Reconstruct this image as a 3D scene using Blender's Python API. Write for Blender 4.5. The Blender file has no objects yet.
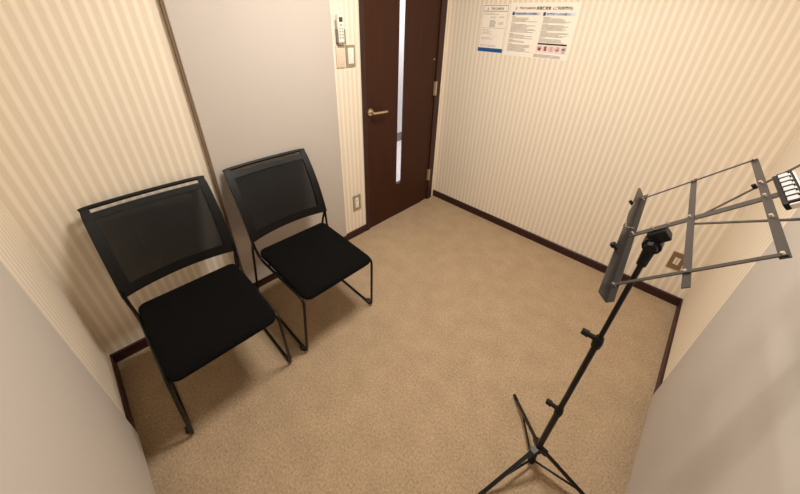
import bpy, bmesh, math, random
from mathutils import Vector, Matrix

random.seed(7)
scene = bpy.context.scene
COL = scene.collection
pi = math.pi

# ------------------------------------------------------------------ helpers
def lin(r, g, b):
    f = lambda c: (c / 255 / 12.92) if c / 255 <= 0.04045 else ((c / 255 + 0.055) / 1.055) ** 2.4
    return (f(r), f(g), f(b), 1.0)


def material(name, rgb, rough=0.6, metal=0.0, spec=0.5, noise=0.0, scale=60.0, bump=0.0, bump_scale=200.0):
    m = bpy.data.materials.new(name)
    m.use_nodes = True
    nt = m.node_tree
    b = nt.nodes['Principled BSDF']
    c = lin(*rgb)
    b.inputs['Base Color'].default_value = c
    b.inputs['Roughness'].default_value = rough
    b.inputs['Metallic'].default_value = metal
    b.inputs['Specular IOR Level'].default_value = spec
    tc = nt.nodes.new('ShaderNodeTexCoord')
    if noise > 0:
        n = nt.nodes.new('ShaderNodeTexNoise')
        n.inputs['Scale'].default_value = scale
        n.inputs['Detail'].default_value = 4
        r = nt.nodes.new('ShaderNodeMix'); r.data_type = 'RGBA'
        r.inputs[6].default_value = tuple(x * (1 - noise) for x in c[:3]) + (1,)
        r.inputs[7].default_value = tuple(min(1, x * (1 + noise)) for x in c[:3]) + (1,)
        nt.links.new(tc.outputs['Object'], n.inputs['Vector'])
        nt.links.new(n.outputs['Fac'], r.inputs[0])
        nt.links.new(r.outputs[2], b.inputs['Base Color'])
    if bump > 0:
        n = nt.nodes.new('ShaderNodeTexNoise')
        n.inputs['Scale'].default_value = bump_scale
        n.inputs['Detail'].default_value = 3
        k = nt.nodes.new('ShaderNodeBump')
        k.inputs['Strength'].default_value = bump
        k.inputs['Distance'].default_value = 0.002
        nt.links.new(tc.outputs['Object'], n.inputs['Vector'])
        nt.links.new(n.outputs['Fac'], k.inputs['Height'])
        nt.links.new(k.outputs['Normal'], b.inputs['Normal'])
    return m


def link_obj(name, bm, mat, parent=None, smooth=False, loc=None):
    me = bpy.data.meshes.new(name)
    bmesh.ops.recalc_face_normals(bm, faces=bm.faces[:])
    bm.to_mesh(me); bm.free()
    if smooth:
        for p in me.polygons:
            p.use_smooth = True
        try:
            me.set_sharp_from_angle(angle=math.radians(40))
        except Exception:
            pass
    me.materials.append(mat)
    o = bpy.data.objects.new(name, me)
    COL.objects.link(o)
    if parent is not None:
        o.parent = parent
    if loc is not None:
        o.location = loc
    return o


def thing(name, label, category, loc=(0, 0, 0), group=None, rot=None):
    o = bpy.data.objects.new(name, None)
    o.empty_display_size = 0.05
    COL.objects.link(o)
    o.location = loc
    if rot is not None:
        o.rotation_euler = rot
    o['label'] = label; o['category'] = category
    if group:
        o['group'] = group
    return o


def structure(o):
    o['kind'] = 'structure'
    return o


def box(bm, x0, x1, y0, y1, z0, z1, M=None, bevel=0.0, seg=2):
    vs = [bm.verts.new((x, y, z)) for x in (x0, x1) for y in (y0, y1) for z in (z0, z1)]
    fs = []
    for q in ((0, 1, 3, 2), (4, 6, 7, 5), (0, 4, 5, 1), (2, 3, 7, 6), (0, 2, 6, 4), (1, 5, 7, 3)):
        fs.append(bm.faces.new([vs[i] for i in q]))
    bmesh.ops.recalc_face_normals(bm, faces=fs)
    if M is not None:
        bmesh.ops.transform(bm, matrix=M, verts=vs)
    if bevel > 0:
        es = list({e for f in fs for e in f.edges})
        bmesh.ops.bevel(bm, geom=es, offset=bevel, segments=seg, affect='EDGES', profile=0.6)


def new(): return bmesh.new()


def one_box(*a, **k):
    bm = new(); box(bm, *a, **k); return bm


def fillet(pts, r, seg=6):
    """round the inner corners of a polyline; r is one radius or a list"""
    pts = [Vector(p) for p in pts]
    out = [pts[0]]
    for i in range(1, len(pts) - 1):
        ri = r[i - 1] if isinstance(r, (list, tuple)) else r
        a, b, c = pts[i - 1], pts[i], pts[i + 1]
        d1, d2 = (a - b), (c - b)
        t = min(ri, d1.length * 0.49, d2.length * 0.49)
        p1 = b + d1.normalized() * t; p2 = b + d2.normalized() * t
        for k in range(seg + 1):
            s = k / seg
            out.append((1 - s) ** 2 * p1 + 2 * s * (1 - s) * b + s * s * p2)
    out.append(pts[-1])
    return out


def sweep(bm, pts, prof, up=(0, 0, 1), closed=False):
    """sweep a closed 2-D profile [(a, b)] along pts; b follows 'up' as far as it can"""
    pts = [Vector(p) for p in pts]
    n = len(pts); rings = []
    prev = None
    for i, p in enumerate(pts):
        if closed:
            t = (pts[(i + 1) % n] - pts[i - 1]).normalized()
        else:
            t = ((pts[min(i + 1, n - 1)] - p).normalized() + (p - pts[max(i - 1, 0)]).normalized())
            t = t.normalized()
        if prev is None:
            u = Vector(up)
            if abs(u.dot(t)) > 0.98:
                u = Vector((1, 0, 0)) if abs(t.x) < 0.9 else Vector((0, 1, 0))
        else:
            u = prev
        u = (u - t * u.dot(t)).normalized()
        prev = u
        s = t.cross(u)
        rings.append([bm.verts.new(p + s * a + u * b) for a, b in prof])
    m = len(prof)
    for i in range(n if closed else n - 1):
        r0, r1 = rings[i], rings[(i + 1) % n]
        for k in range(m):
            bm.faces.new((r0[k], r0[(k + 1) % m], r1[(k + 1) % m], r1[k]))
    if not closed:
        bm.faces.new(rings[0][::-1]); bm.faces.new(rings[-1])


def circ(r, n=12, sy=1.0):
    return [(r * math.cos(2 * pi * k / n), r * sy * math.sin(2 * pi * k / n)) for k in range(n)]


def rect(w, h):
    return [(-w / 2, -h / 2), (w / 2, -h / 2), (w / 2, h / 2), (-w / 2, h / 2)]


def tube(bm, pts, r, n=12):
    sweep(bm, pts, circ(r, n))


def disc_rod(bm, a, b, r0, r1=None, n=20):
    """straight (tapered) rod from a to b"""
    r1 = r0 if r1 is None else r1
    a, b = Vector(a), Vector(b)
    q = (b - a).to_track_quat('Z', 'Y').to_matrix()
    L = (b - a).length
    A = [bm.verts.new(a + q @ Vector((r0 * math.cos(t), r0 * math.sin(t), 0))) for t in [2 * pi * k / n for k in range(n)]]
    B = [bm.verts.new(a + q @ Vector((r1 * math.cos(t), r1 * math.sin(t), L))) for t in [2 * pi * k / n for k in range(n)]]
    for k in range(n):
        bm.faces.new((A[k], A[(k + 1) % n], B[(k + 1) % n], B[k]))
    bm.faces.new(A[::-1]); bm.faces.new(B)


# ------------------------------------------------------------------ materials
def wallpaper():
    m = bpy.data.materials.new('striped_wallpaper'); m.use_nodes = True
    nt = m.node_tree; N = nt.nodes; Lk = nt.links
    b = N['Principled BSDF']; b.inputs['Roughness'].default_value = 0.75
    b.inputs['Specular IOR Level'].default_value = 0.25
    g = N.new('ShaderNodeNewGeometry'); s = N.new('ShaderNodeSeparateXYZ')
    Lk.new(g.outputs['Position'], s.inputs[0])
    add = N.new('ShaderNodeMath'); add.operation = 'ADD'
    Lk.new(s.outputs[0], add.inputs[0]); Lk.new(s.outputs[1], add.inputs[1])
    mul = N.new('ShaderNodeMath'); mul.operation = 'MULTIPLY'; mul.inputs[1].default_value = 2 * pi / 0.0365
    Lk.new(add.outputs[0], mul.inputs[0])
    sn = N.new('ShaderNodeMath'); sn.operation = 'SINE'; Lk.new(mul.outputs[0], sn.inputs[0])
    mr = N.new('ShaderNodeMapRange'); mr.inputs[1].default_value = -0.45; mr.inputs[2].default_value = 0.95
    mr.interpolation_type = 'SMOOTHSTEP'
    Lk.new(sn.outputs[0], mr.inputs[0])
    mul2 = N.new('ShaderNodeMath'); mul2.operation = 'MULTIPLY'; mul2.inputs[1].default_value = 2 * pi / 0.0365 * 6
    Lk.new(add.outputs[0], mul2.inputs[0])
    s2 = N.new('ShaderNodeMath'); s2.operation = 'SINE'; Lk.new(mul2.outputs[0], s2.inputs[0])
    ma = N.new('ShaderNodeMath'); ma.operation = 'MULTIPLY_ADD'; ma.inputs[1].default_value = 0.05
    Lk.new(s2.outputs[0], ma.inputs[0]); Lk.new(mr.outputs[0], ma.inputs[2])
    mix = N.new('ShaderNodeMix'); mix.data_type = 'RGBA'
    mix.inputs[6].default_value = lin(*WALL_DARK); mix.inputs[7].default_value = lin(*WALL_LIGHT)
    Lk.new(ma.outputs[0], mix.inputs[0]); Lk.new(mix.outputs[2], b.inputs['Base Color'])
    bp = N.new('ShaderNodeBump'); bp.inputs['Strength'].default_value = 0.2; bp.inputs['Distance'].default_value = 0.001
    Lk.new(ma.outputs[0], bp.inputs['Height']); Lk.new(bp.outputs[0], b.inputs['Normal'])
    return m


def carpet():
    m = bpy.data.materials.new('beige_carpet'); m.use_nodes = True
    nt = m.node_tree; N = nt.nodes; Lk = nt.links
    b = N['Principled BSDF']; b.inputs['Roughness'].default_value = 0.95
    b.inputs['Specular IOR Level'].default_value = 0.1
    g = N.new('ShaderNodeNewGeometry')
    n1 = N.new('ShaderNodeTexNoise'); n1.inputs['Scale'].default_value = 110; n1.inputs['Detail'].default_value = 5; n1.inputs['Roughness'].default_value = 0.7
    n2 = N.new('ShaderNodeTexNoise'); n2.inputs['Scale'].default_value = 9; n2.inputs['Detail'].default_value = 3
    for n in (n1, n2): Lk.new(g.outputs['Position'], n.inputs['Vector'])
    mr = N.new('ShaderNodeMapRange'); mr.inputs[1].default_value = 0.3; mr.inputs[2].default_value = 0.7
    Lk.new(n1.outputs['Fac'], mr.inputs[0])
    mix = N.new('ShaderNodeMix'); mix.data_type = 'RGBA'
    mix.inputs[6].default_value = lin(*CARPET_DARK); mix.inputs[7].default_value = lin(*CARPET_LIGHT)
    Lk.new(mr.outputs[0], mix.inputs[0])
    mr2 = N.new('ShaderNodeMapRange'); mr2.inputs[1].default_value = 0.35; mr2.inputs[2].default_value = 0.65
    mr2.inputs[3].default_value = 0.94; mr2.inputs[4].default_value = 1.05
    Lk.new(n2.outputs['Fac'], mr2.inputs[0])
    hs = N.new('ShaderNodeHueSaturation'); Lk.new(mix.outputs[2], hs.inputs['Color']); Lk.new(mr2.outputs[0], hs.inputs['Value'])
    Lk.new(hs.outputs[0], b.inputs['Base Color'])
    bp = N.new('ShaderNodeBump'); bp.inputs['Strength'].default_value = 0.5; bp.inputs['Distance'].default_value = 0.004
    Lk.new(n1.outputs['Fac'], bp.inputs['Height']); Lk.new(bp.outputs[0], b.inputs['Normal'])
    return m


def wood():
    m = bpy.data.materials.new('dark_brown_wood'); m.use_nodes = True
    nt = m.node_tree; N = nt.nodes; Lk = nt.links
    b = N['Principled BSDF']; b.inputs['Roughness'].default_value = 0.45
    b.inputs['Specular IOR Level'].default_value = 0.2
    g = N.new('ShaderNodeNewGeometry')
    mp = N.new('ShaderNodeMapping'); mp.inputs['Scale'].default_value = (60, 60, 2.5)
    Lk.new(g.outputs['Position'], mp.inputs[0])
    n1 = N.new('ShaderNodeTexNoise'); n1.inputs['Scale'].default_value = 1; n1.inputs['Detail'].default_value = 5
    Lk.new(mp.outputs[0], n1.inputs['Vector'])
    mix = N.new('ShaderNodeMix'); mix.data_type = 'RGBA'
    mix.inputs[6].default_value = lin(46, 24, 14); mix.inputs[7].default_value = lin(70, 37, 22)
    Lk.new(n1.outputs['Fac'], mix.inputs[0]); Lk.new(mix.outputs[2], b.inputs['Base Color'])
    return m


def mesh_fabric():
    """open black mesh: tiny see-through holes, true at any distance"""
    m = bpy.data.materials.new('black_mesh_fabric'); m.use_nodes = True
    nt = m.node_tree; N = nt.nodes; Lk = nt.links
    b = N['Principled BSDF']; b.inputs['Roughness'].default_value = 0.75
    b.inputs['Base Color'].default_value = lin(9, 8, 8)
    b.inputs['Specular IOR Level'].default_value = 0.3
    tc = N.new('ShaderNodeTexCoord'); s = N.new('ShaderNodeSeparateXYZ'); Lk.new(tc.outputs['Object'], s.inputs[0])
    outs = []
    for k in (1, 2):
        mu = N.new('ShaderNodeMath'); mu.operation = 'MULTIPLY'; mu.inputs[1].default_value = 2 * pi / 0.004
        Lk.new(s.outputs[k], mu.inputs[0])
        sn = N.new('ShaderNodeMath'); sn.operation = 'SINE'; Lk.new(mu.outputs[0], sn.inputs[0]); outs.append(sn)
    pr = N.new('ShaderNodeMath'); pr.operation = 'MULTIPLY'
    Lk.new(outs[0].outputs[0], pr.inputs[0]); Lk.new(outs[1].outputs[0], pr.inputs[1])
    gt = N.new('ShaderNodeMath'); gt.operation = 'GREATER_THAN'; gt.inputs[1].default_value = 0.80
    Lk.new(pr.outputs[0], gt.inputs[0])
    tr = N.new('ShaderNodeBsdfTransparent'); mx = N.new('ShaderNodeMixShader')
    Lk.new(gt.outputs[0], mx.inputs[0]); Lk.new(b.outputs[0], mx.inputs[1]); Lk.new(tr.outputs[0], mx.inputs[2])
    Lk.new(mx.outputs[0], N['Material Output'].inputs['Surface'])
    return m


def glass():
    m = bpy.data.materials.new('door_glass'); m.use_nodes = True
    nt = m.node_tree; N = nt.nodes; Lk = nt.links
    tr = N.new('ShaderNodeBsdfTransparent'); tr.inputs[0].default_value = (0.93, 0.94, 0.95, 1)
    gl = N.new('ShaderNodeBsdfGlossy'); gl.inputs['Roughness'].default_value = 0.05
    mx = N.new('ShaderNodeMixShader'); mx.inputs[0].default_value = 0.06
    Lk.new(tr.outputs[0], mx.inputs[1]); Lk.new(gl.outputs[0], mx.inputs[2])
    Lk.new(mx.outputs[0], N['Material Output'].inputs['Surface'])
    N.remove(N['Principled BSDF'])
    return m


def emitter(name, rgb, k):
    m = bpy.data.materials.new(name); m.use_nodes = True
    b = m.node_tree.nodes['Principled BSDF']
    b.inputs['Base Color'].default_value = lin(*rgb)
    b.inputs['Emission Color'].default_value = lin(*rgb)
    b.inputs['Emission Strength'].default_value = k
    return m


WALL_LIGHT = (241, 229, 212); WALL_DARK = (226, 212, 192)
CARPET_LIGHT = (192, 168, 139); CARPET_DARK = (142, 119, 93)
M_wall = wallpaper(); M_carpet = carpet(); M_wood = wood(); M_mesh = mesh_fabric(); M_glass = glass()
M_base = material('baseboard_brown', (50, 20, 16), 0.45, noise=0.15, scale=20)
M_ceil = material('ceiling_white', (222, 220, 216), 0.9, noise=0.03, scale=40)
M_fabric = material('grey_panel_fabric', (195, 186, 178), 0.95, spec=0.1, noise=0.05, scale=500, bump=0.3, bump_scale=900)
M_reveal = material('panel_edge_brown', (120, 98, 78), 0.7, noise=0.1)
M_blackmetal = material('black_painted_steel', (7, 6, 6), 0.35, spec=0.35, noise=0.1, scale=30)
M_blackplastic = material('black_plastic', (9, 8, 8), 0.45, spec=0.3, noise=0.08, scale=50)
M_seat = material('black_seat_fabric', (9, 8, 8), 0.95, spec=0.12, noise=0.25, scale=400, bump=0.4, bump_scale=700)
M_glide = material('glide_plastic', (12, 11, 11), 0.5)
M_standgrey = material('dark_grey_enamel', (66, 60, 58), 0.38, metal=0.35, noise=0.06, scale=40)
M_ledge = material('ledge_grey_enamel', (62, 57, 54), 0.33, metal=0.4, noise=0.06, scale=40)
M_rivet = material('bright_nickel', (235, 230, 222), 0.2, metal=0.9)
M_brass = material('champagne_metal', (205, 187, 154), 0.32, metal=0.75)
M_plate = material('taupe_plate', (160, 149, 128), 0.4, metal=0.2)
M_plate_brown = material('bronze_plate', (142, 116, 82), 0.4, metal=0.3)
M_white = material('white_plastic', (238, 232, 218), 0.4)
M_pinkish = material('pale_beige_plastic', (226, 202, 182), 0.45)
M_lcd = material('lcd_grey', (62, 66, 58), 0.3)
M_print_grey = material('button_grey', (150, 146, 138), 0.5)
M_paper = material('white_paper', (243, 233, 219), 0.7, spec=0.2, noise=0.02)
M_ink = material('print_black', (48, 42, 44), 0.7, spec=0.2)
M_ink_soft = material('print_grey', (128, 118, 112), 0.7, spec=0.2)
M_ink_blue = material('print_blue', (28, 88, 150), 0.6, spec=0.2)
M_ink_navy = material('print_navy', (52, 62, 92), 0.6, spec=0.2)
M_ink_tint = material('print_pale_blue', (214, 218, 226), 0.7, spec=0.2)
M_ink_pink = material('print_pink', (238, 212, 204), 0.7, spec=0.2)
M_ink_red = material('print_maroon', (120, 48, 44), 0.7, spec=0.2)
M_corridor = material('corridor_white', (236, 234, 238), 0.7, noise=0.02)
M_corr_floor = material('corridor_floor', (212, 208, 212), 0.6, noise=0.04)
M_corr_base = material('corridor_base', (120, 112, 112), 0.6)
M_light = emitter('lamp_diffuser', (255, 236, 208), 2.0)
M_lampbody = material('lamp_housing', (236, 234, 228), 0.5)
M_clipwhite = material('clip_white', (232, 224, 220), 0.35)
M_cliprib = material('clip_rib_grey', (196, 188, 190), 0.4)

# ------------------------------------------------------------------ room
W, L, H = 2.0795, 2.651, 2.42
T = 0.12
DY0, DY1 = -0.92, -0.051       # doorway along y on the wall x = 0
DH = 2.06
CX = -1.43                     # corridor wall seen through the door glass

structure(link_obj('floor', one_box(0, W, -L, 0, -0.1, 0), M_carpet))
structure(link_obj('ceiling', one_box(-T, W + T, -L - T, T, H, H + 0.1), M_ceil))
bm = new()
box(bm, -T, 0, -L - T, DY0, -0.1, H)
box(bm, -T, 0, DY1, T, -0.1, H)
box(bm, -T, 0, DY0, DY1, DH, H)
structure(link_obj('wall_left', bm, M_wall))
structure(link_obj('wall_back', one_box(0, W + T, 0, T, -0.1, H), M_wall))
structure(link_obj('wall_right', one_box(W, W + T, -L - T, 0, -0.1, H), M_wall))
structure(link_obj('wall_front', one_box(0, W, -L - T, -L, -0.1, H), M_wall))

BT, BH = 0.009, 0.066
def baseboard(name, pts):
    bm = new()
    prof = [(0, 0), (BT, 0), (BT, BH - 0.004), (BT - 0.004, BH), (0, BH)]
    (x0, y0), (x1, y1), (nx, ny) = pts
    A = [bm.verts.new((x0 + nx * a, y0 + ny * a, z)) for a, z in prof]
    B = [bm.verts.new((x1 + nx * a, y1 + ny * a, z)) for a, z in prof]
    n = len(prof)
    for k in range(n):
        bm.faces.new((A[k], A[(k + 1) % n], B[(k + 1) % n], B[k]))
    bm.faces.new(A[::-1]); bm.faces.new(B)
    structure(link_obj(name, bm, M_base))
baseboard('baseboard_left', ((0, -L), (0, DY0 - 0.002), (1, 0)))
baseboard('baseboard_back', ((0.0, 0), (W, 0), (0, -1)))
baseboard('baseboard_right', ((W, -L + BT), (W, -BT), (-1, 0)))
baseboard('baseboard_front', ((BT, -L), (W, -L), (0, 1)))

# corridor behind the door
structure(link_obj('floor_corridor', one_box(CX, -T, -1.7, 2.2, -0.1, -0.0), M_corr_floor))
structure(link_obj('ceiling_corridor', one_box(CX - T, -T, -1.7, 2.2, H, H + 0.1), M_ceil))
structure(link_obj('wall_corridor', one_box(CX - T, CX, -1.7, 2.2, -0.1, H), M_corridor))
structure(link_obj('wall_corridor_end', one_box(CX, -T, 2.2, 2.3, -0.1, H), M_corridor))
structure(link_obj('wall_corridor_near', one_box(CX, -T, -1.8, -1.7, -0.1, H), M_corridor))
structure(link_obj('baseboard_corridor', one_box(CX, CX + 0.012, -1.7, 2.2, 0, 0.125), M_corr_base))

# ------------------------------------------------------------------ door
door = bpy.data.objects.new('door_1', None); COL.objects.link(door)
door['kind'] = 'structure'
door['label'] = 'dark brown wooden door with a narrow vertical glass slit and lever handle'
SY0, SY1 = -0.884, -0.122      # door leaf
GY0, GY1, GZ0, GZ1 = -0.566, -0.503, 0.318, 1.86
bm = new()
box(bm, -0.040, 0.0, SY0, GY0, 0.006, DH - 0.035)
box(bm, -0.040, 0.0, GY1 + 0.05, SY1, 0.006, DH - 0.035)
box(bm, -0.005, 0.0, GY1, GY1 + 0.05, GZ0, GZ1)
box(bm, -0.040, 0.0, GY0, GY1 + 0.05, 0.006, GZ0)
box(bm, -0.040, 0.0, GY0, GY1 + 0.05, GZ1, DH - 0.035)
link_obj('leaf', bm, M_wood, door)
bm = new()
for (a, b, c, d) in ((GY0, GY0 + 0.002, GZ0, GZ1), (GY1 - 0.002, GY1, GZ0, GZ1), (GY0, GY1, GZ0, GZ0 + 0.006), (GY0, GY1, GZ1 - 0.006, GZ1)):
    box(bm, -0.005, 0.002, a, b, c, d)
link_obj('glazing_bead', bm, M_base, door)
link_obj('glass_pane', one_box(-0.0045, -0.0015, GY0 + 0.002, GY1 - 0.002, GZ0 + 0.003, GZ1 - 0.003), M_glass, door)
bm = new()
box(bm, -0.06, 0.012, DY0, SY0 - 0.003, 0.0, DH, bevel=0.002)
box(bm, -0.06, 0.012, SY1 + 0.003, DY1, 0.0, DH, bevel=0.002)
box(bm, -0.06, 0.012, SY0 - 0.003, SY1 + 0.003, DH - 0.033, DH, bevel=0.002)
link_obj('door_frame', bm, M_base, door)
# lever
bm = new()
disc_rod(bm, (0.0, -0.848, 1.005), (0.009, -0.848, 1.005), 0.025, 0.024, 28)
disc_rod(bm, (0.009, -0.848, 1.005), (0.048, -0.848, 1.005), 0.010, 0.010, 20)
hd = link_obj('door_handle', bm, M_brass, door, True)
bm = new()
sweep(bm, fillet([(0.046, -0.858, 1.005), (0.052, -0.84, 1.005), (0.052, -0.76, 1.001), (0.046, -0.722, 0.998)], 0.02), circ(0.011, 14, 0.75))
link_obj('lever', bm, M_brass, hd, True)
for z0 in (1.03, 0.222, 1.80):
    bm = new()
    disc_rod(bm, (0.016, -0.119, z0), (0.016, -0.119, z0 + 0.112), 0.0065, n=14)
    for k in range(1, 4):
        disc_rod(bm, (0.016, -0.119, z0 + 0.028 * k - 0.001), (0.016, -0.119, z0 + 0.028 * k + 0.001), 0.0074, n=14)
    box(bm, 0.0005, 0.0125, -0.1330, -0.1225, z0, z0 + 0.112)
    box(bm, 0.0005, 0.0155, -0.1170, -0.1030, z0, z0 + 0.112)
    link_obj('hinge', bm, M_brass, door, True)
bm = new(); disc_rod(bm, (0.0, -0.15, 1.315), (0.002, -0.15, 1.315), 0.004, n=12)
link_obj('screw', bm, M_white, door)

# ------------------------------------------------------------------ acoustic panels
def acoustic_panel(label, wall, a0, a1, z0=0.072, z1=2.05, th=0.026, lip=0.0):
    """wall: 'left' (x=0), 'front' (y=-L), 'right' (x=W); a0..a1 runs along the wall"""
    if wall == 'left':
        M = Matrix(((0, 0, 1, 0), (1, 0, 0, 0), (0, 1, 0, 0), (0, 0, 0, 1)))
    elif wall == 'front':
        M = Matrix(((1, 0, 0, 0), (0, 0, 1, -L), (0, 1, 0, 0), (0, 0, 0, 1)))
    else:
        M = Matrix(((0, 0, -1, W), (1, 0, 0, 0), (0, 1, 0, 0), (0, 0, 0, 1)))
    t = thing('acoustic_panel', label, 'wall panel', M @ Vector(((a0 + a1) / 2, z0, 0)), 'grey fabric acoustic panels on the walls')
    Mi = Matrix.Translation(-t.location) @ M
    bm = new()
    box(bm, a0 + (0.006 if not lip else -0.001), a1 - 0.006, z0 + 0.006, z1 - 0.006, 0.0005, th * 0.75)
    bmesh.ops.transform(bm, matrix=Mi, verts=bm.verts[:])
    link_obj('backing_board', bm, M_reveal, t)
    bm = new()
    box(bm, a0 + lip, a1, z0, z1, th * 0.45, th, bevel=0.006, seg=3)
    bmesh.ops.transform(bm, matrix=Mi, verts=bm.verts[:])
    link_obj('fabric_face', bm, M_fabric, t, True)
    return t
acoustic_panel('tall grey fabric panel on the striped wall behind the chair nearer the door', 'left', -1.953, -1.144, lip=0.009)
acoustic_panel('large grey fabric panel on the near wall to the left of both chairs', 'front', 0.535, 1.95)
acoustic_panel('large grey fabric panel on the wall to the right of the music stand', 'right', -2.45, -0.8913)

# ------------------------------------------------------------------ wall fittings
def wall_thing_left(y, z): return (0.0, y, z)

t = thing('air_conditioner_remote', 'white air conditioner remote with small dark display, in a holder above two switches', 'remote control', (0, -1.077, 1.457))
link_obj('remote_body', one_box(0.006, 0.024, -0.0215, 0.0215, 0.004, 0.150, bevel=0.004), M_white, t, True)
link_obj('screen', one_box(0.0235, 0.0248, -0.013, 0.013, 0.112, 0.136), M_lcd, t)
bm = new()
for r_i, zz in enumerate((0.096, 0.078, 0.062, 0.046, 0.030)):
    for c in ((-0.010, 0.010) if r_i else (0.0,)):
        w = 0.005 if r_i else 0.009
        box(bm, 0.0235, 0.0250, c - w, c + w, zz - 0.0035, zz + 0.0035)
link_obj('buttons', bm, M_print_grey, t)
bm = new()
box(bm, 0.0, 0.005, -0.027, 0.027, -0.004, 0.120)
box(bm, 0.0, 0.027, -0.027, -0.0235, -0.004, 0.075)
box(bm, 0.0, 0.027, 0.0235, 0.027, -0.004, 0.075)
box(bm, 0.0, 0.029, -0.027, 0.027, -0.006, 0.001)
link_obj('holder', bm, M_print_grey, t)

t = thing('wall_controller', 'pale beige plate below the air conditioner remote with one small centre button', 'switch', (0, -1.080, 1.383))
link_obj('plate', one_box(0.0, 0.009, -0.032, 0.032, -0.062, 0.062, bevel=0.003), M_pinkish, t, True)
link_obj('rocker', one_box(0.008, 0.0115, -0.021, 0.021, -0.044, 0.046, bevel=0.0015), M_pinkish, t, True)
bm = new(); disc_rod(bm, (0.0112, 0, 0.0), (0.0125, 0, 0.0), 0.003, n=10)
link_obj('button', bm, M_brass, t)

def framed_plate(t, mat, hw, hh):
    bm = new()
    th = 0.008; b = 0.013
    box(bm, 0, th, -hw, -hw + b, -hh, hh); box(bm, 0, th, hw - b, hw, -hh, hh)
    box(bm, 0, th, -hw + b, hw - b, -hh, -hh + b * 1.2); box(bm, 0, th, -hw + b, hw - b, hh - b * 1.2, hh)
    bmesh.ops.remove_doubles(bm, verts=bm.verts[:], dist=1e-5)
    link_obj('plate', bm, mat, t)

t = thing('light_switch', 'light switch with taupe frame and tall white rocker, beside the door frame', 'switch', (0, -1.003, 1.384))
framed_plate(t, M_plate, 0.035, 0.062)
link_obj('rocker', one_box(0.0, 0.011, -0.0215, 0.0215, -0.046, 0.046, bevel=0.002), M_white, t, True)
bm = new(); disc_rod(bm, (0.011, -0.008, 0.0), (0.0118, -0.008, 0.0), 0.0025, n=10)
link_obj('pilot_light', bm, M_brass, t)

t = thing('wall_socket', 'wall socket with taupe frame low on the wall between grey panel and door', 'socket', (0, -1.011, 0.318))
framed_plate(t, M_plate, 0.037, 0.066)
link_obj('outlet', one_box(0.0, 0.009, -0.0155, 0.0155, -0.044, 0.044, bevel=0.001), M_white, t)
for zz in (-0.02, 0.02):
    for yy in (-0.005, 0.005):
        link_obj('slot', one_box(0.0085, 0.0094, yy - 0.001, yy + 0.001, zz - 0.005, zz + 0.005), M_ink, t)

t = thing('wall_socket', 'bronze framed double socket low on the wall behind the music stand', 'socket', (1.952, 0, 0.312), rot=(0, 0, -pi / 2))
framed_plate(t, M_plate_brown, 0.035, 0.06)
link_obj('inset', one_box(0.0, 0.0065, -0.0215, 0.0215, -0.044, 0.044), M_plate_brown, t)
bm = new()
for yy in (-0.0075, 0.0075):
    for zz in (-0.017, 0.0, 0.017):
        box(bm, 0.006, 0.0095, yy - 0.006, yy + 0.006, zz - 0.007, zz + 0.007, bevel=0.001)
link_obj('outlet', bm, M_white, t)
for yy in (-0.0075, 0.0075):
    for zz in (-0.017, 0.0, 0.017):
        for d in (-0.002, 0.002):
            link_obj('slot', one_box(0.0092, 0.0099, yy + d - 0.0006, yy + d + 0.0006, zz - 0.003, zz + 0.003), M_ink, t)

# ------------------------------------------------------------------ printed sheets on the back wall
# local frame: X right along wall, Z up, -Y out of the wall (world axes)
def text_obj(s, size, mat, parent, x, z, name='printed_title', width=None, off=0.0012):
    cu = bpy.data.curves.new(name, 'FONT'); cu.body = s; cu.size = size; cu.extrude = 0.0001
    cu.resolution_u = 2; cu.offset = size * 0.022
    tmp = bpy.data.objects.new(name, cu); COL.objects.link(tmp)
    bpy.context.view_layer.update()
    me = bpy.data.meshes.new_from_object(tmp.evaluated_get(bpy.context.evaluated_depsgraph_get()))
    bpy.data.objects.remove(tmp); me.name = name
    w = max(v.co.x for v in me.vertices) - min(v.co.x for v in me.vertices)
    sx = (width / w) if width else 1.0
    for v in me.vertices:
        v.co = Vector((x + v.co.x * sx, -off - v.co.z, z + v.co.y))
    me.materials.clear(); me.materials.append(mat)
    o = bpy.data.objects.new(name, me); COL.objects.link(o); o.parent = parent
    return o

def flat(bm, x0, x1, z0, z1, off=0.0011):
    box(bm, x0, x1, -off, -0.0003, z0, z1)

def lines(bm, x0, x1, ztop, n, pitch, rnd, th=0.0017, lo=0.55, brk=0.25):
    for i in range(n):
        z = ztop - i * pitch
        e = x0 + (x1 - x0) * rnd.uniform(lo, 1.0)
        x = x0
        while x < e - 0.004:
            ln = rnd.uniform(0.012, 0.06)
            flat(bm, x, min(e, x + ln), z - th / 2, z + th / 2)
            x += ln + (0.004 if rnd.random() < brk else 0.0008)

rnd = random.Random(3)
# A4 notice, origin at its lower left corner
t = thing('notice_sheet', 'small white notice with a blue band along its foot, taped left of the larger sheet', 'poster', (0.294, 0, 1.391))
link_obj('paper', one_box(0, 0.214, -0.0008, 0.0002, 0, 0.305), M_paper, t)
bm = new()
flat(bm, 0.004, 0.210, 0.002, 0.028)
link_obj('blue_band', bm, M_ink_blue, t)
bm = new()
for a in ((0.010, 0.204, 0.296, 0.2985), (0.010, 0.204, 0.262, 0.2645), (0.010, 0.0122, 0.262, 0.2985), (0.2018, 0.204, 0.262, 0.2985),
          (0.007, 0.0082, 0.032, 0.262), (0.2055, 0.2067, 0.032, 0.262), (0.014, 0.2, 0.158, 0.1592)):
    flat(bm, *a)
link_obj('ruled_border', bm, M_ink, t)
text_obj('♪', 0.030, M_ink_navy, t, 0.040, 0.268, 'note_emblem')
text_obj('THE CLARION', 0.019, M_ink_navy, t, 0.072, 0.273, width=0.098)
bm = new()
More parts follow.
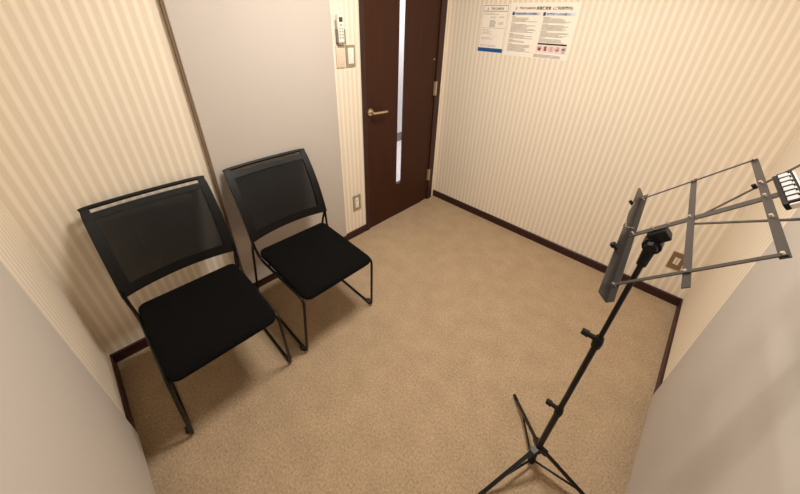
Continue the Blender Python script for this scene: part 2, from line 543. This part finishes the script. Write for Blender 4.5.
lines(bm, 0.02, 0.15, 0.252, 2, 0.008, rnd)
lines(bm, 0.075, 0.125, 0.228, 2, 0.006, rnd, lo=0.8)
lines(bm, 0.145, 0.19, 0.228, 1, 0.006, rnd, 0.003, lo=0.8)
lines(bm, 0.075, 0.125, 0.205, 7, 0.0062, rnd, 0.0026, lo=0.75)
lines(bm, 0.145, 0.19, 0.196, 3, 0.007, rnd, lo=0.6)
link_obj('lettering', bm, M_ink_soft, t)
bm = new()
lines(bm, 0.02, 0.13, 0.146, 4, 0.0085, rnd)
lines(bm, 0.02, 0.12, 0.096, 2, 0.008, rnd)
lines(bm, 0.02, 0.18, 0.046, 2, 0.007, rnd)
link_obj('lettering', bm, M_ink_soft, t)
bm = new()
lines(bm, 0.08, 0.19, 0.110, 2, 0.009, rnd, 0.0026)
lines(bm, 0.02, 0.14, 0.082, 4, 0.0085, rnd, 0.0022)
link_obj('pink_print', bm, M_ink_pink, t)

# A3 sheet
t = thing('rules_sheet', 'larger white sheet of house rules in two columns with a row of round symbols', 'poster', (0.517, 0, 1.383))
link_obj('paper', one_box(0, 0.452, -0.0008, 0.0002, 0, 0.322), M_paper, t)
text_obj('♪', 0.028, M_ink_navy, t, 0.034, 0.281, 'note_emblem')
text_obj('THE CLARION', 0.0175, M_ink, t, 0.062, 0.285, width=0.110)
text_obj('楽器練習室', 0.019, M_ink, t, 0.180, 0.284, width=0.095)
text_obj('(ご利用案内)', 0.019, M_ink, t, 0.288, 0.284, width=0.12)
bm = new()
flat(bm, 0.018, 0.215, 0.250, 0.268, 0.0010); flat(bm, 0.232, 0.432, 0.250, 0.268, 0.0010)
link_obj('heading_band', bm, M_ink_tint, t)
for xx in (0.018, 0.232):
    bm = new(); flat(bm, xx, xx + 0.016, 0.249, 0.269, 0.0014)
    link_obj('heading_marker', bm, M_ink_navy, t)
text_obj('施設利用時の注意事項', 0.014, M_ink_navy, t, 0.040, 0.2535, 'printed_heading', width=0.16, off=0.0016)
text_obj('お客様へのお願い', 0.014, M_ink_navy, t, 0.254, 0.2535, 'printed_heading', width=0.15, off=0.0016)
bm = new()
zz = 0.240
for n in (4, 8, 4, 2, 7):
    lines(bm, 0.018, 0.06, zz, 1, 0.006, rnd, 0.0028, lo=0.6); zz -= 0.0068
    lines(bm, 0.022, 0.205, zz, n, 0.0066, rnd, 0.0026); zz -= n * 0.0066 + 0.004
link_obj('lettering', bm, M_ink_soft, t)
bm = new()
zz = 0.240
for n in (5, 6, 5, 4):
    lines(bm, 0.236, 0.30, zz, 1, 0.006, rnd, 0.0028, lo=0.6); zz -= 0.0068
    lines(bm, 0.240, 0.430, zz, n, 0.0055, rnd, 0.0024, lo=0.6); zz -= n * 0.0055 + 0.003
link_obj('lettering', bm, M_ink_soft, t)
bm = new()
lines(bm, 0.225, 0.41, 0.022, 3, 0.007, rnd, 0.0032, lo=0.85)
link_obj('lettering', bm, M_ink_soft, t)
bm = new(); flat(bm, 0.238, 0.428, 0.083, 0.093)
link_obj('heading_bar', bm, M_ink, t)
bm = new()
flat(bm, 0.15, 0.20, 0.068, 0.071); flat(bm, 0.234, 0.432, 0.034, 0.079, 0.00095)
link_obj('pink_field', bm, M_ink_pink, t)
for i in range(5):
    cxs = 0.256 + i * 0.0395
    bm = new()
    ring = [(cxs + 0.0135 * math.cos(a), -0.0012, 0.060 + 0.0135 * math.sin(a)) for a in [2 * pi * k / 20 for k in range(20)]]
    sweep(bm, ring, rect(0.0022, 0.0004), up=(0, 1, 0), closed=True)
    if i == 0: box(bm, cxs - 0.008, cxs + 0.008, -0.0014, -0.0003, 0.050, 0.066)
    if i == 1: box(bm, cxs - 0.006, cxs + 0.006, -0.0014, -0.0003, 0.049, 0.071)
    if i == 2: box(bm, cxs - 0.003, cxs + 0.003, -0.0014, -0.0003, 0.053, 0.067)
    if i == 3: box(bm, cxs - 0.008, cxs + 0.008, -0.0014, -0.0003, 0.053, 0.060); box(bm, cxs - 0.001, cxs + 0.007, -0.0014, -0.0003, 0.062, 0.068)
    if i == 4: box(bm, cxs - 0.007, cxs + 0.007, -0.0014, -0.0003, 0.056, 0.067); box(bm, cxs - 0.009, cxs + 0.009, -0.0014, -0.0003, 0.040, 0.042)
    link_obj('symbol', bm, M_ink_red if i < 4 else M_ink_navy, t)

# ------------------------------------------------------------------ chairs
CHX = 0.42
def bow(s, depth):            # s in -1..1 across the width
    return -depth * (1 - s * s)

BACK_B = Vector((0.223 - CHX, 0, 0.514))      # lower edge of back at its sides
BACK_T = Vector((0.051 - CHX, 0, 0.891))      # upper edge
def back_pt(s, t, hw=0.243, push=0.0):
    """s across (-1..1), t up (0..1)"""
    p = BACK_B.lerp(BACK_T, t)
    prof = 0.020 * math.sin(pi * t)            # slight forward curve of the side bars
    d = 0.040 * (1 - t) + 0.012 * t
    nrm = Vector((0.905, 0, 0.425))
    return Vector((p.x + bow(s, d) + prof * 0.9, s * (hw - 0.004 * t), p.z + prof * 0.4)) + nrm * push

def make_chair(label, loc):
    root = thing('stacking_chair', label, 'chair', loc, 'black mesh-back chairs against the left wall')
    Y = 0.2345
    # side loops: floor skid, front leg, seat rail, back upright and rear strut in one bent rod
    for s in (-1, 1):
        y = s * Y
        bm = new()
        up_top = back_pt(s, 0.05, push=-0.006); up_top.y = y
        pts = [up_top, (0.205 - CHX, y, 0.49), (0.185 - CHX, y, 0.447), (0.062 - CHX, y, 0.0075), (0.655 - CHX, y, 0.0075),
               (0.688 - CHX, s * 0.2165, 0.414), (0.245 - CHX, s * 0.2235, 0.402), (0.222 - CHX, y, 0.49), (up_top.x + 0.004, y, up_top.z + 0.02)]
        tube(bm, fillet(pts, [0.02, 0.02, 0.035, 0.03, 0.045, 0.04, 0.02]), 0.0071, 10)
        side = link_obj('side_frame', bm, M_blackmetal, root, True)
        for gx in (0.20, 0.618):
            bm = new()
            box(bm, gx - CHX - 0.02, gx - CHX + 0.02, y + s * 0.002 - 0.009, y + s * 0.002 + 0.009, 0.0, 0.018, bevel=0.003)
            box(bm, gx - CHX - 0.012, gx - CHX + 0.012, min(y + s * 0.006, y + s * 0.018), max(y + s * 0.006, y + s * 0.018), 0.004, 0.02, bevel=0.002)
            link_obj('glide', bm, M_glide, side, True)
    for gx, gz in ((0.32, 0.398), (0.62, 0.404)):
        bm = new()
        tube(bm, [(gx - CHX, -0.218, gz), (gx - CHX, 0.218, gz)], 0.0075, 10)
        link_obj('cross_rod', bm, M_blackmetal, root, True)

    # seat cushion: rounded outline, crowned top, rolled front edge
    def outline(x0, x1, wr, wf, r, n=8):
        pts = []
        cs = [((x1 - r * 1.3), (wf - r * 1.3), 0, r * 1.3), ((x0 + r), (wr - r), pi / 2, r), ((x0 + r), -(wr - r), pi, r), ((x1 - r * 1.3), -(wf - r * 1.3), 1.5 * pi, r * 1.3)]
        for cx_, cy_, a0, rr in cs:
            for k in range(n + 1):
                a = a0 + (pi / 2) * k / n
                pts.append((cx_ + rr * math.cos(a), cy_ + rr * math.sin(a)))
        return pts
    def cushion(x0, x1, wr, wf, r, layers, top_fn):
        bm = new(); rings = []
        for inset, z, isrel in layers:
            ol = outline(x0 + inset, x1 - inset, wr - inset, wf - inset, max(0.004, r - inset * 0.4))
            rings.append([bm.verts.new((x, y, (top_fn(x, y) + z) if isrel else z + droop(x))) for x, y in ol])
        for i in range(len(rings) - 1):
            a, b = rings[i], rings[i + 1]; n = len(a)
            for k in range(n):
                bm.faces.new((a[k], a[(k + 1) % n], b[(k + 1) % n], b[k]))
        bm.faces.new(rings[0][::-1]); bm.faces.new(rings[-1])
        return bm
    def droop(x):
        return 0.0
    x0, x1 = 0.212 - CHX, 0.704 - CHX
    def topz(x, y):
        f = max(0.0, (x - (x1 - 0.10)) / 0.10)
        r_ = max(0.0, ((x0 + 0.08) - x) / 0.08)
        return 0.447 - 0.018 * f * f + 0.006 * r_ - 0.010 * (y / 0.23) ** 2 * 0 
    layers = [(0.020, 0.405, False), (0.004, 0.409, False), (0.0, 0.418, False), (0.0, -0.018, True), (0.003, -0.010, True), (0.010, -0.004, True),
              (0.022, 0.0, True), (0.06, 0.002, True), (0.11, 0.003, True), (0.17, 0.004, True)]
    link_obj('seat', cushion(x0, x1, 0.217, 0.215, 0.032, layers, topz), M_seat, root, True)
    layers = [(0.04, 0.392, False), (0.012, 0.396, False), (0.008, 0.4045, False)]
    link_obj('seat_pan', cushion(x0, x1, 0.217, 0.215, 0.032, layers, topz), M_blackplastic, root, True)

    # back: broad side bars and lower bar (one moulded frame), separate thin top rail, mesh
    def strip(bm, f, n, th):
        """f(k) -> two edge points of a strip; gives it thickness along the back normal"""
        nrm = Vector((0.905, 0, 0.425)); A = []
        for k in range(n + 1):
            a, b = f(k / n)
            A.append([bm.verts.new(a - nrm * th / 2), bm.verts.new(a + nrm * th / 2), bm.verts.new(b + nrm * th / 2), bm.verts.new(b - nrm * th / 2)])
        for k in range(n):
            for j in range(4):
                bm.faces.new((A[k][j], A[k][(j + 1) % 4], A[k + 1][(j + 1) % 4], A[k + 1][j]))
        bm.faces.new(A[0][::-1]); bm.faces.new(A[-1])
    wS = 0.81
    bm = new()
    for s in (-1, 1):
        strip(bm, lambda t, s=s: (back_pt(s * (1.0 - 0.02 * t ** 14), t * 0.985), back_pt(s * (wS + 0.05 * t), t * 0.985)), 14, 0.017)
    strip(bm, lambda t: (back_pt(-0.96 + 1.92 * t, 0.0), back_pt(-0.96 + 1.92 * t, 0.115)), 24, 0.015)
    strip(bm, lambda t: (back_pt(-0.93 + 1.86 * t, 0.860), back_pt(-0.93 + 1.86 * t, 0.932)), 24, 0.013)
    fr = link_obj('backrest_frame', bm, M_blackplastic, root, True)
    bm = new()
    rail = [back_pt(q * (1 - 0.012 * abs(q) ** 12), 0.990 - 0.010 * abs(q) ** 16, push=0.0) for q in [math.sin((-1 + 2 * k / 36) * pi / 2) for k in range(37)]]
    sweep(bm, rail, [(a, b) for a, b in circ(0.0098, 12, 0.95)])
    link_obj('top_rail', bm, M_blackplastic, root, True)
    bm = new()
    n, m = 24, 12; g = []
    for i in range(n + 1):
        g.append([bm.verts.new(back_pt(-0.88 + 1.76 * i / n, 0.06 + 0.83 * j / m, push=0.001)) for j in range(m + 1)])
    for i in range(n):
        for j in range(m):
            bm.faces.new((g[i][j], g[i + 1][j], g[i + 1][j + 1], g[i][j + 1]))
    link_obj('backrest_mesh', bm, M_mesh, root, True)
    return root

def copy_tree(o, parent=None):
    c = o.copy(); COL.objects.link(c)
    if parent is not None:
        c.parent = parent
    for ch in list(o.children):
        copy_tree(ch, c)
    return c

chair = make_chair('black mesh-back chair nearest the left edge, standing in front of the bare striped wall', (CHX, -2.238, 0))
bpy.context.view_layer.update()
c2 = copy_tree(chair)
c2.location = (CHX, -1.672, 0)
c2['label'] = 'black mesh-back chair nearer the door, standing in front of the tall grey wall panel'

# ------------------------------------------------------------------ music stand
SX, SYY = 1.752, -1.524
TOPX = 1.766
st = thing('music_stand', 'black folding music stand with tilted dark grey wire desk on a tripod', 'music stand', (SX, SYY, 0))
S0 = Vector((SX, SYY, 0))
def shaft(z):                  # local point on the leaning shaft
    return Vector(((TOPX - SX) * z / 1.175, 0, z))
bm = new(); disc_rod(bm, shaft(0.015), shaft(0.43), 0.0105, n=18)
link_obj('lower_tube', bm, M_blackmetal, st, True)
bm = new(); disc_rod(bm, shaft(0.40), shaft(0.82), 0.0085, n=18)
link_obj('middle_tube', bm, M_blackmetal, st, True)
bm = new(); disc_rod(bm, shaft(0.79), shaft(1.15), 0.0065, n=18)
link_obj('upper_rod', bm, M_blackmetal, st, True)
for z in (0.430, 0.815):
    bm = new()
    disc_rod(bm, shaft(z - 0.030), shaft(z - 0.01), 0.0125, 0.014, 18)
    disc_rod(bm, shaft(z - 0.01), shaft(z + 0.010), 0.014, 0.011, 18)
    col_ = link_obj('clamp_collar', bm, M_blackplastic, st, True)
    bm = new()
    c = shaft(z - 0.002)
    d = Vector((-0.985, -0.10, 0.10)).normalized()
    disc_rod(bm, c + d * 0.008, c + d * 0.030, 0.0085, 0.0075, 14)
    disc_rod(bm, c + d * 0.028, c + d * 0.046, 0.0115, 0.010, 10)
    link_obj('knob', bm, M_blackplastic, col_, True)
# collar, legs, braces
HC = 0.145
bm = new(); disc_rod(bm, shaft(HC - 0.022), shaft(HC + 0.018), 0.0165, 0.0135, 20)
hub = link_obj('leg_collar', bm, M_blackplastic, st, True)
bm = new(); disc_rod(bm, shaft(0.028), shaft(0.05), 0.015, 0.0135, 20)
link_obj('brace_collar', bm, M_blackplastic, st, True)
for az in (130, 249, 7):
    a = math.radians(az); d = Vector((math.cos(a), math.sin(a), 0)); side = Vector((-d.y, d.x, 0))
    A = shaft(HC) + d * 0.018
    B = d * 0.262 + Vector((0, 0, 0.012))
    bm = new()
    sweep(bm, [A, A.lerp(B, 0.5), B], rect(0.013, 0.008))
    sweep(bm, [shaft(HC) + d * 0.008, A.lerp(B, 0.06)], rect(0.020, 0.018))
    leg = link_obj('leg', bm, M_blackmetal, st)
    bm = new()
    disc_rod(bm, A.lerp(B, 0.93) , B + d * 0.010 + Vector((0, 0, -0.003)), 0.0085, 0.0075, 14)
    link_obj('rubber_foot', bm, M_glide, leg, True)
    bm = new()
    sweep(bm, [shaft(0.038) + d * 0.012, A.lerp(B, 0.62) - Vector((0, 0, 0.004))], rect(0.008, 0.003))
    link_obj('brace', bm, M_blackmetal, st)

# tilting clamp head under the desk mast
U = Vector((-0.07881535, 0.99647598, 0.02870123)); V = Vector((0.69164546, 0.03392562, 0.72143995)); Nn = U.cross(V)
O = Vector((1.72368257, -1.52464129, 1.16640316)) - S0
DM = Matrix(((U.x, V.x, Nn.x, O.x), (U.y, V.y, Nn.y, O.y), (U.z, V.z, Nn.z, O.z), (0, 0, 0, 1)))
def D(u, v, n=0.0):            # desk coordinates: u across, v up the desk, n out of its back
    return DM @ Vector((u, v, n))
bm = new()
disc_rod(bm, shaft(1.10), shaft(1.150), 0.0105, 0.0125, 16)
top = shaft(1.165)
disc_rod(bm, top + Vector((0, -0.020, 0)), top + Vector((0, 0.020, 0)), 0.019, 0.019, 10)
box(bm, -0.017, 0.017, 0.029, 0.067, 0.0025, 0.030, M=DM, bevel=0.004)
hd = link_obj('tilt_clamp', bm, M_blackplastic, st)
bm = new()
disc_rod(bm, top + Vector((0, -0.020, 0)), top + Vector((0.0, -0.034, 0)), 0.015, 0.012, 8)
link_obj('knob', bm, M_blackplastic, hd)

def bar(bm, a, b, w, th):
    """flat bar between desk points, width in the desk plane"""
    A, B = Vector(a), Vector(b)
    d = (B - A).normalized(); s = Vector((0, 0, 1)).cross(d).normalized(); n = d.cross(s)
    vs = []
    for p in (A, B):
        for i, j in ((-1, -1), (1, -1), (1, 1), (-1, 1)):
            vs.append(bm.verts.new(DM @ (p + s * i * w / 2 + n * j * th / 2)))
    for k in range(4):
        bm.faces.new((vs[k], vs[(k + 1) % 4], vs[4 + (k + 1) % 4], vs[4 + k]))
    bm.faces.new(vs[:4][::-1]); bm.faces.new(vs[4:])

pw, h1, h2 = 0.213, 0.1148, 0.2271
bm = new(); bar(bm, (0, -0.006, 0.0), (0, 0.252, 0.0), 0.0185, 0.002); link_obj('mast', bm, M_standgrey, st)
bm = new(); bar(bm, (-0.256, h1, -0.002), (0.232, h1, -0.002), 0.012, 0.0018); link_obj('cross_bar', bm, M_standgrey, st)
bm = new(); bar(bm, (-0.219, h2, -0.002), (0.221, h2, -0.002), 0.0125, 0.0018); link_obj('cross_bar', bm, M_standgrey, st)
for s in (-1, 1):
    bm = new(); bar(bm, (s * pw, 0.0, -0.0045), (s * pw, h2 + 0.004, -0.0045), 0.0085 if s < 0 else 0.006, 0.0018)
    link_obj('side_bar', bm, M_standgrey, st)
# folded page arms: thin rods crossing out past the top bar
for a, b in (((0.002, 0.117), (0.131, 0.305)), ((-0.018, 0.113), (-0.138, 0.305))):
    A = Vector((a[0], a[1], 0.003)); B = Vector((b[0], b[1], 0.003))
    bm = new(); bar(bm, A, B, 0.0055, 0.0018)
    arm = link_obj('page_arm', bm, M_standgrey, st)
bm = new()
c = D(0.069, 0.2155, 0.004); disc_rod(bm, c, c - Nn * 0.009, 0.004, n=10)
link_obj('arm_stud', bm, M_blackplastic, arm)
# ledge
bm = new()
box(bm, -0.262, 0.255, -0.0085, -0.0070, -0.024, 0.0, M=DM)
box(bm, -0.262, 0.250, -0.0085, 0.0065, 0.0, 0.0014, M=DM)
# clipped, pointed far end of the tray
vs = [bm.verts.new(DM @ Vector(p)) for p in ((0.255, -0.0085, 0.0), (0.255, -0.0085, -0.024), (0.272, -0.0085, -0.019), (0.255, -0.0070, 0.0), (0.255, -0.0070, -0.024), (0.272, -0.0070, -0.019))]
bm.faces.new((vs[0], vs[1], vs[2])); bm.faces.new((vs[3], vs[5], vs[4]))
for i, j in ((0, 1), (1, 2), (2, 0)):
    bm.faces.new((vs[i], vs[j], vs[j + 3], vs[i + 3]))
led = link_obj('ledge', bm, M_ledge, st)
# page holder clips on the ledge and the wire ring
bm = new()
box(bm, -0.108, -0.095, -0.011, -0.001, -0.038, -0.029, M=DM, bevel=0.002)
disc_rod(bm, D(-0.102, -0.006, -0.022), D(-0.102, -0.006, -0.031), 0.0035, n=10)
link_obj('page_clip', bm, M_blackplastic, led)
bm = new()
disc_rod(bm, D(0.143, -0.008, -0.023), D(0.143, -0.008, -0.034), 0.0042, n=10)
link_obj('page_clip', bm, M_blackplastic, led)
bm = new()
arc = [D(0.003 + 0.016 * (1 - k / 12) * 1.6 * (1 if k else 1), 0.002 - 0.012 * math.sin(pi * k / 12), -0.003 - 0.026 * math.sin(pi * k / 24)) for k in range(13)]
tube(bm, arc, 0.0011, 8)
arc = [D(0.15 - 0.145 * k / 10, -0.004 - 0.004 * math.sin(pi * k / 10), -0.022 - 0.004 * math.sin(pi * k / 10)) for k in range(11)]
tube(bm, arc, 0.0009, 8)
link_obj('wire', bm, M_rivet, led, True)
# rivets
for (u, v) in ((0, 0.003), (-pw, 0.0), (pw, 0.0), (0, h1), (-pw, h1), (pw, h1), (0, h2), (-pw, h2), (pw, h2), (0, 0.045), (0, 0.075), (0.067, h2), (-0.088, h2)):
    bm = new()
    disc_rod(bm, D(u, v, 0.0), D(u, v, -0.0088), 0.0034, 0.0026, 12)
    link_obj('rivet', bm, M_rivet, st, True)

# ribbed clip fixed at the top edge of the desk
cl = thing('ribbed_clip', 'black and white ribbed clip fixed at the top edge of the music stand desk', 'clip', S0 + D(-0.002, 0.272, -0.012))
CM = Matrix.Translation(-cl.location) @ Matrix.Translation(S0) @ DM @ Matrix.Translation((-0.032, 0.005, 0))
bm = new(); box(bm, -0.048, 0.084, 0.239, 0.2465, -0.016, -0.0035, M=CM, bevel=0.002)
for k in range(7):
    u = -0.047 + k * 0.0211
    box(bm, u, u + 0.0045, 0.246, 0.262, -0.017, -0.006, M=CM)
link_obj('black_comb', bm, M_blackplastic, cl)
bm = new(); box(bm, -0.050, 0.086, 0.246, 0.268, -0.014, -0.004, M=CM, bevel=0.002)
link_obj('white_body', bm, M_clipwhite, cl)
for k in range(6):
    u = -0.0415 + k * 0.0211
    bm = new(); box(bm, u, u + 0.0148, 0.247, 0.260, -0.0175, -0.013, M=CM, bevel=0.0015)
    link_obj('rib', bm, M_cliprib, cl)
bm = new(); box(bm, -0.048, 0.084, 0.2625, 0.2655, -0.0175, -0.0045, M=CM)
link_obj('edge_strip', bm, M_blackplastic, cl)
bm = new(); box(bm, 0.020, 0.040, 0.270, 0.284, -0.018, -0.004, M=CM, bevel=0.003)
disc_rod(bm, CM @ Vector((0.012, 0.279, -0.010)), CM @ Vector((0.048, 0.279, -0.010)), 0.0055, n=12)
hj = link_obj('hinge', bm, M_blackplastic, cl)
bm = new()
ring = [(-0.018, 0.276, -0.010), (-0.018, 0.32, -0.010), (0.050, 0.32, -0.010), (0.050, 0.283, -0.010), (0.0, 0.283, -0.010)]
sweep(bm, [CM @ p for p in fillet([Vector(p) for p in ring], 0.012)], circ(0.0035, 10))
link_obj('bracket', bm, M_clipwhite, cl, True)

# ------------------------------------------------------------------ lamps
LX, LY = 1.05, -1.32
t = thing('ceiling_light', 'square white ceiling light in the middle of the ceiling', 'ceiling light', (LX, LY, H))
bm = new()
S_ = 0.22
for a in ((-S_ - 0.02, S_ + 0.02, -S_ - 0.02, -S_), (-S_ - 0.02, S_ + 0.02, S_, S_ + 0.02), (-S_ - 0.02, -S_, -S_, S_), (S_, S_ + 0.02, -S_, S_)):
    box(bm, *a, -0.03, 0.0)
link_obj('frame', bm, M_lampbody, t)
link_obj('diffuser', one_box(-S_, S_, -S_, S_, -0.018, -0.002), M_light, t)

def area(name, loc, size, power, rgb, rot=(0, 0, 0)):
    l = bpy.data.lights.new(name, 'AREA'); l.shape = 'SQUARE'; l.size = size; l.energy = power; l.color = rgb
    o = bpy.data.objects.new(name, l); COL.objects.link(o); o.location = loc; o.rotation_euler = rot
    return o
area('ceiling_lamp', (LX, LY, H - 0.022), 0.42, 39.5, (1.0, 0.96, 0.875))
area('corridor_lamp', (-0.75, 0.6, H - 0.02), 0.9, 56.0, (1.0, 0.96, 0.92))

w = bpy.data.worlds.new('world'); scene.world = w; w.use_nodes = True
w.node_tree.nodes['Background'].inputs[0].default_value = (0.02, 0.02, 0.02, 1)

# ------------------------------------------------------------------ camera
cam_d = bpy.data.cameras.new('camera'); cam = bpy.data.objects.new('camera', cam_d); COL.objects.link(cam)
right = Vector((0.71633242, 0.6973207, 0.02473248)); up = Vector((-0.36860201, 0.34807971, 0.86195886)); fwd = Vector((-0.59245288, 0.62656552, -0.50637459))
cam.matrix_world = Matrix(((right.x, up.x, -fwd.x, 1.7442421), (right.y, up.y, -fwd.y, -2.35715123), (right.z, up.z, -fwd.z, 1.6), (0, 0, 0, 1)))
cam_d.sensor_width = 36.0; cam_d.lens = 316.0564 / 800 * 36.0
cam_d.shift_x = (400 - 399.3776) / 800; cam_d.shift_y = (203.0362 - 247) / 800
cam_d.clip_start = 0.02; cam_d.clip_end = 50
scene.camera = cam

vs_ = scene.view_settings
scene.display_settings.display_device = 'sRGB'
vs_.view_transform = 'Standard'; vs_.look = 'None'; vs_.gamma = 1.0; vs_.exposure = 0.0; vs_.use_curve_mapping = False
scene.cycles.max_bounces = 10; scene.cycles.diffuse_bounces = 6; scene.cycles.transparent_max_bounces = 12
scene.cycles.use_denoising = True
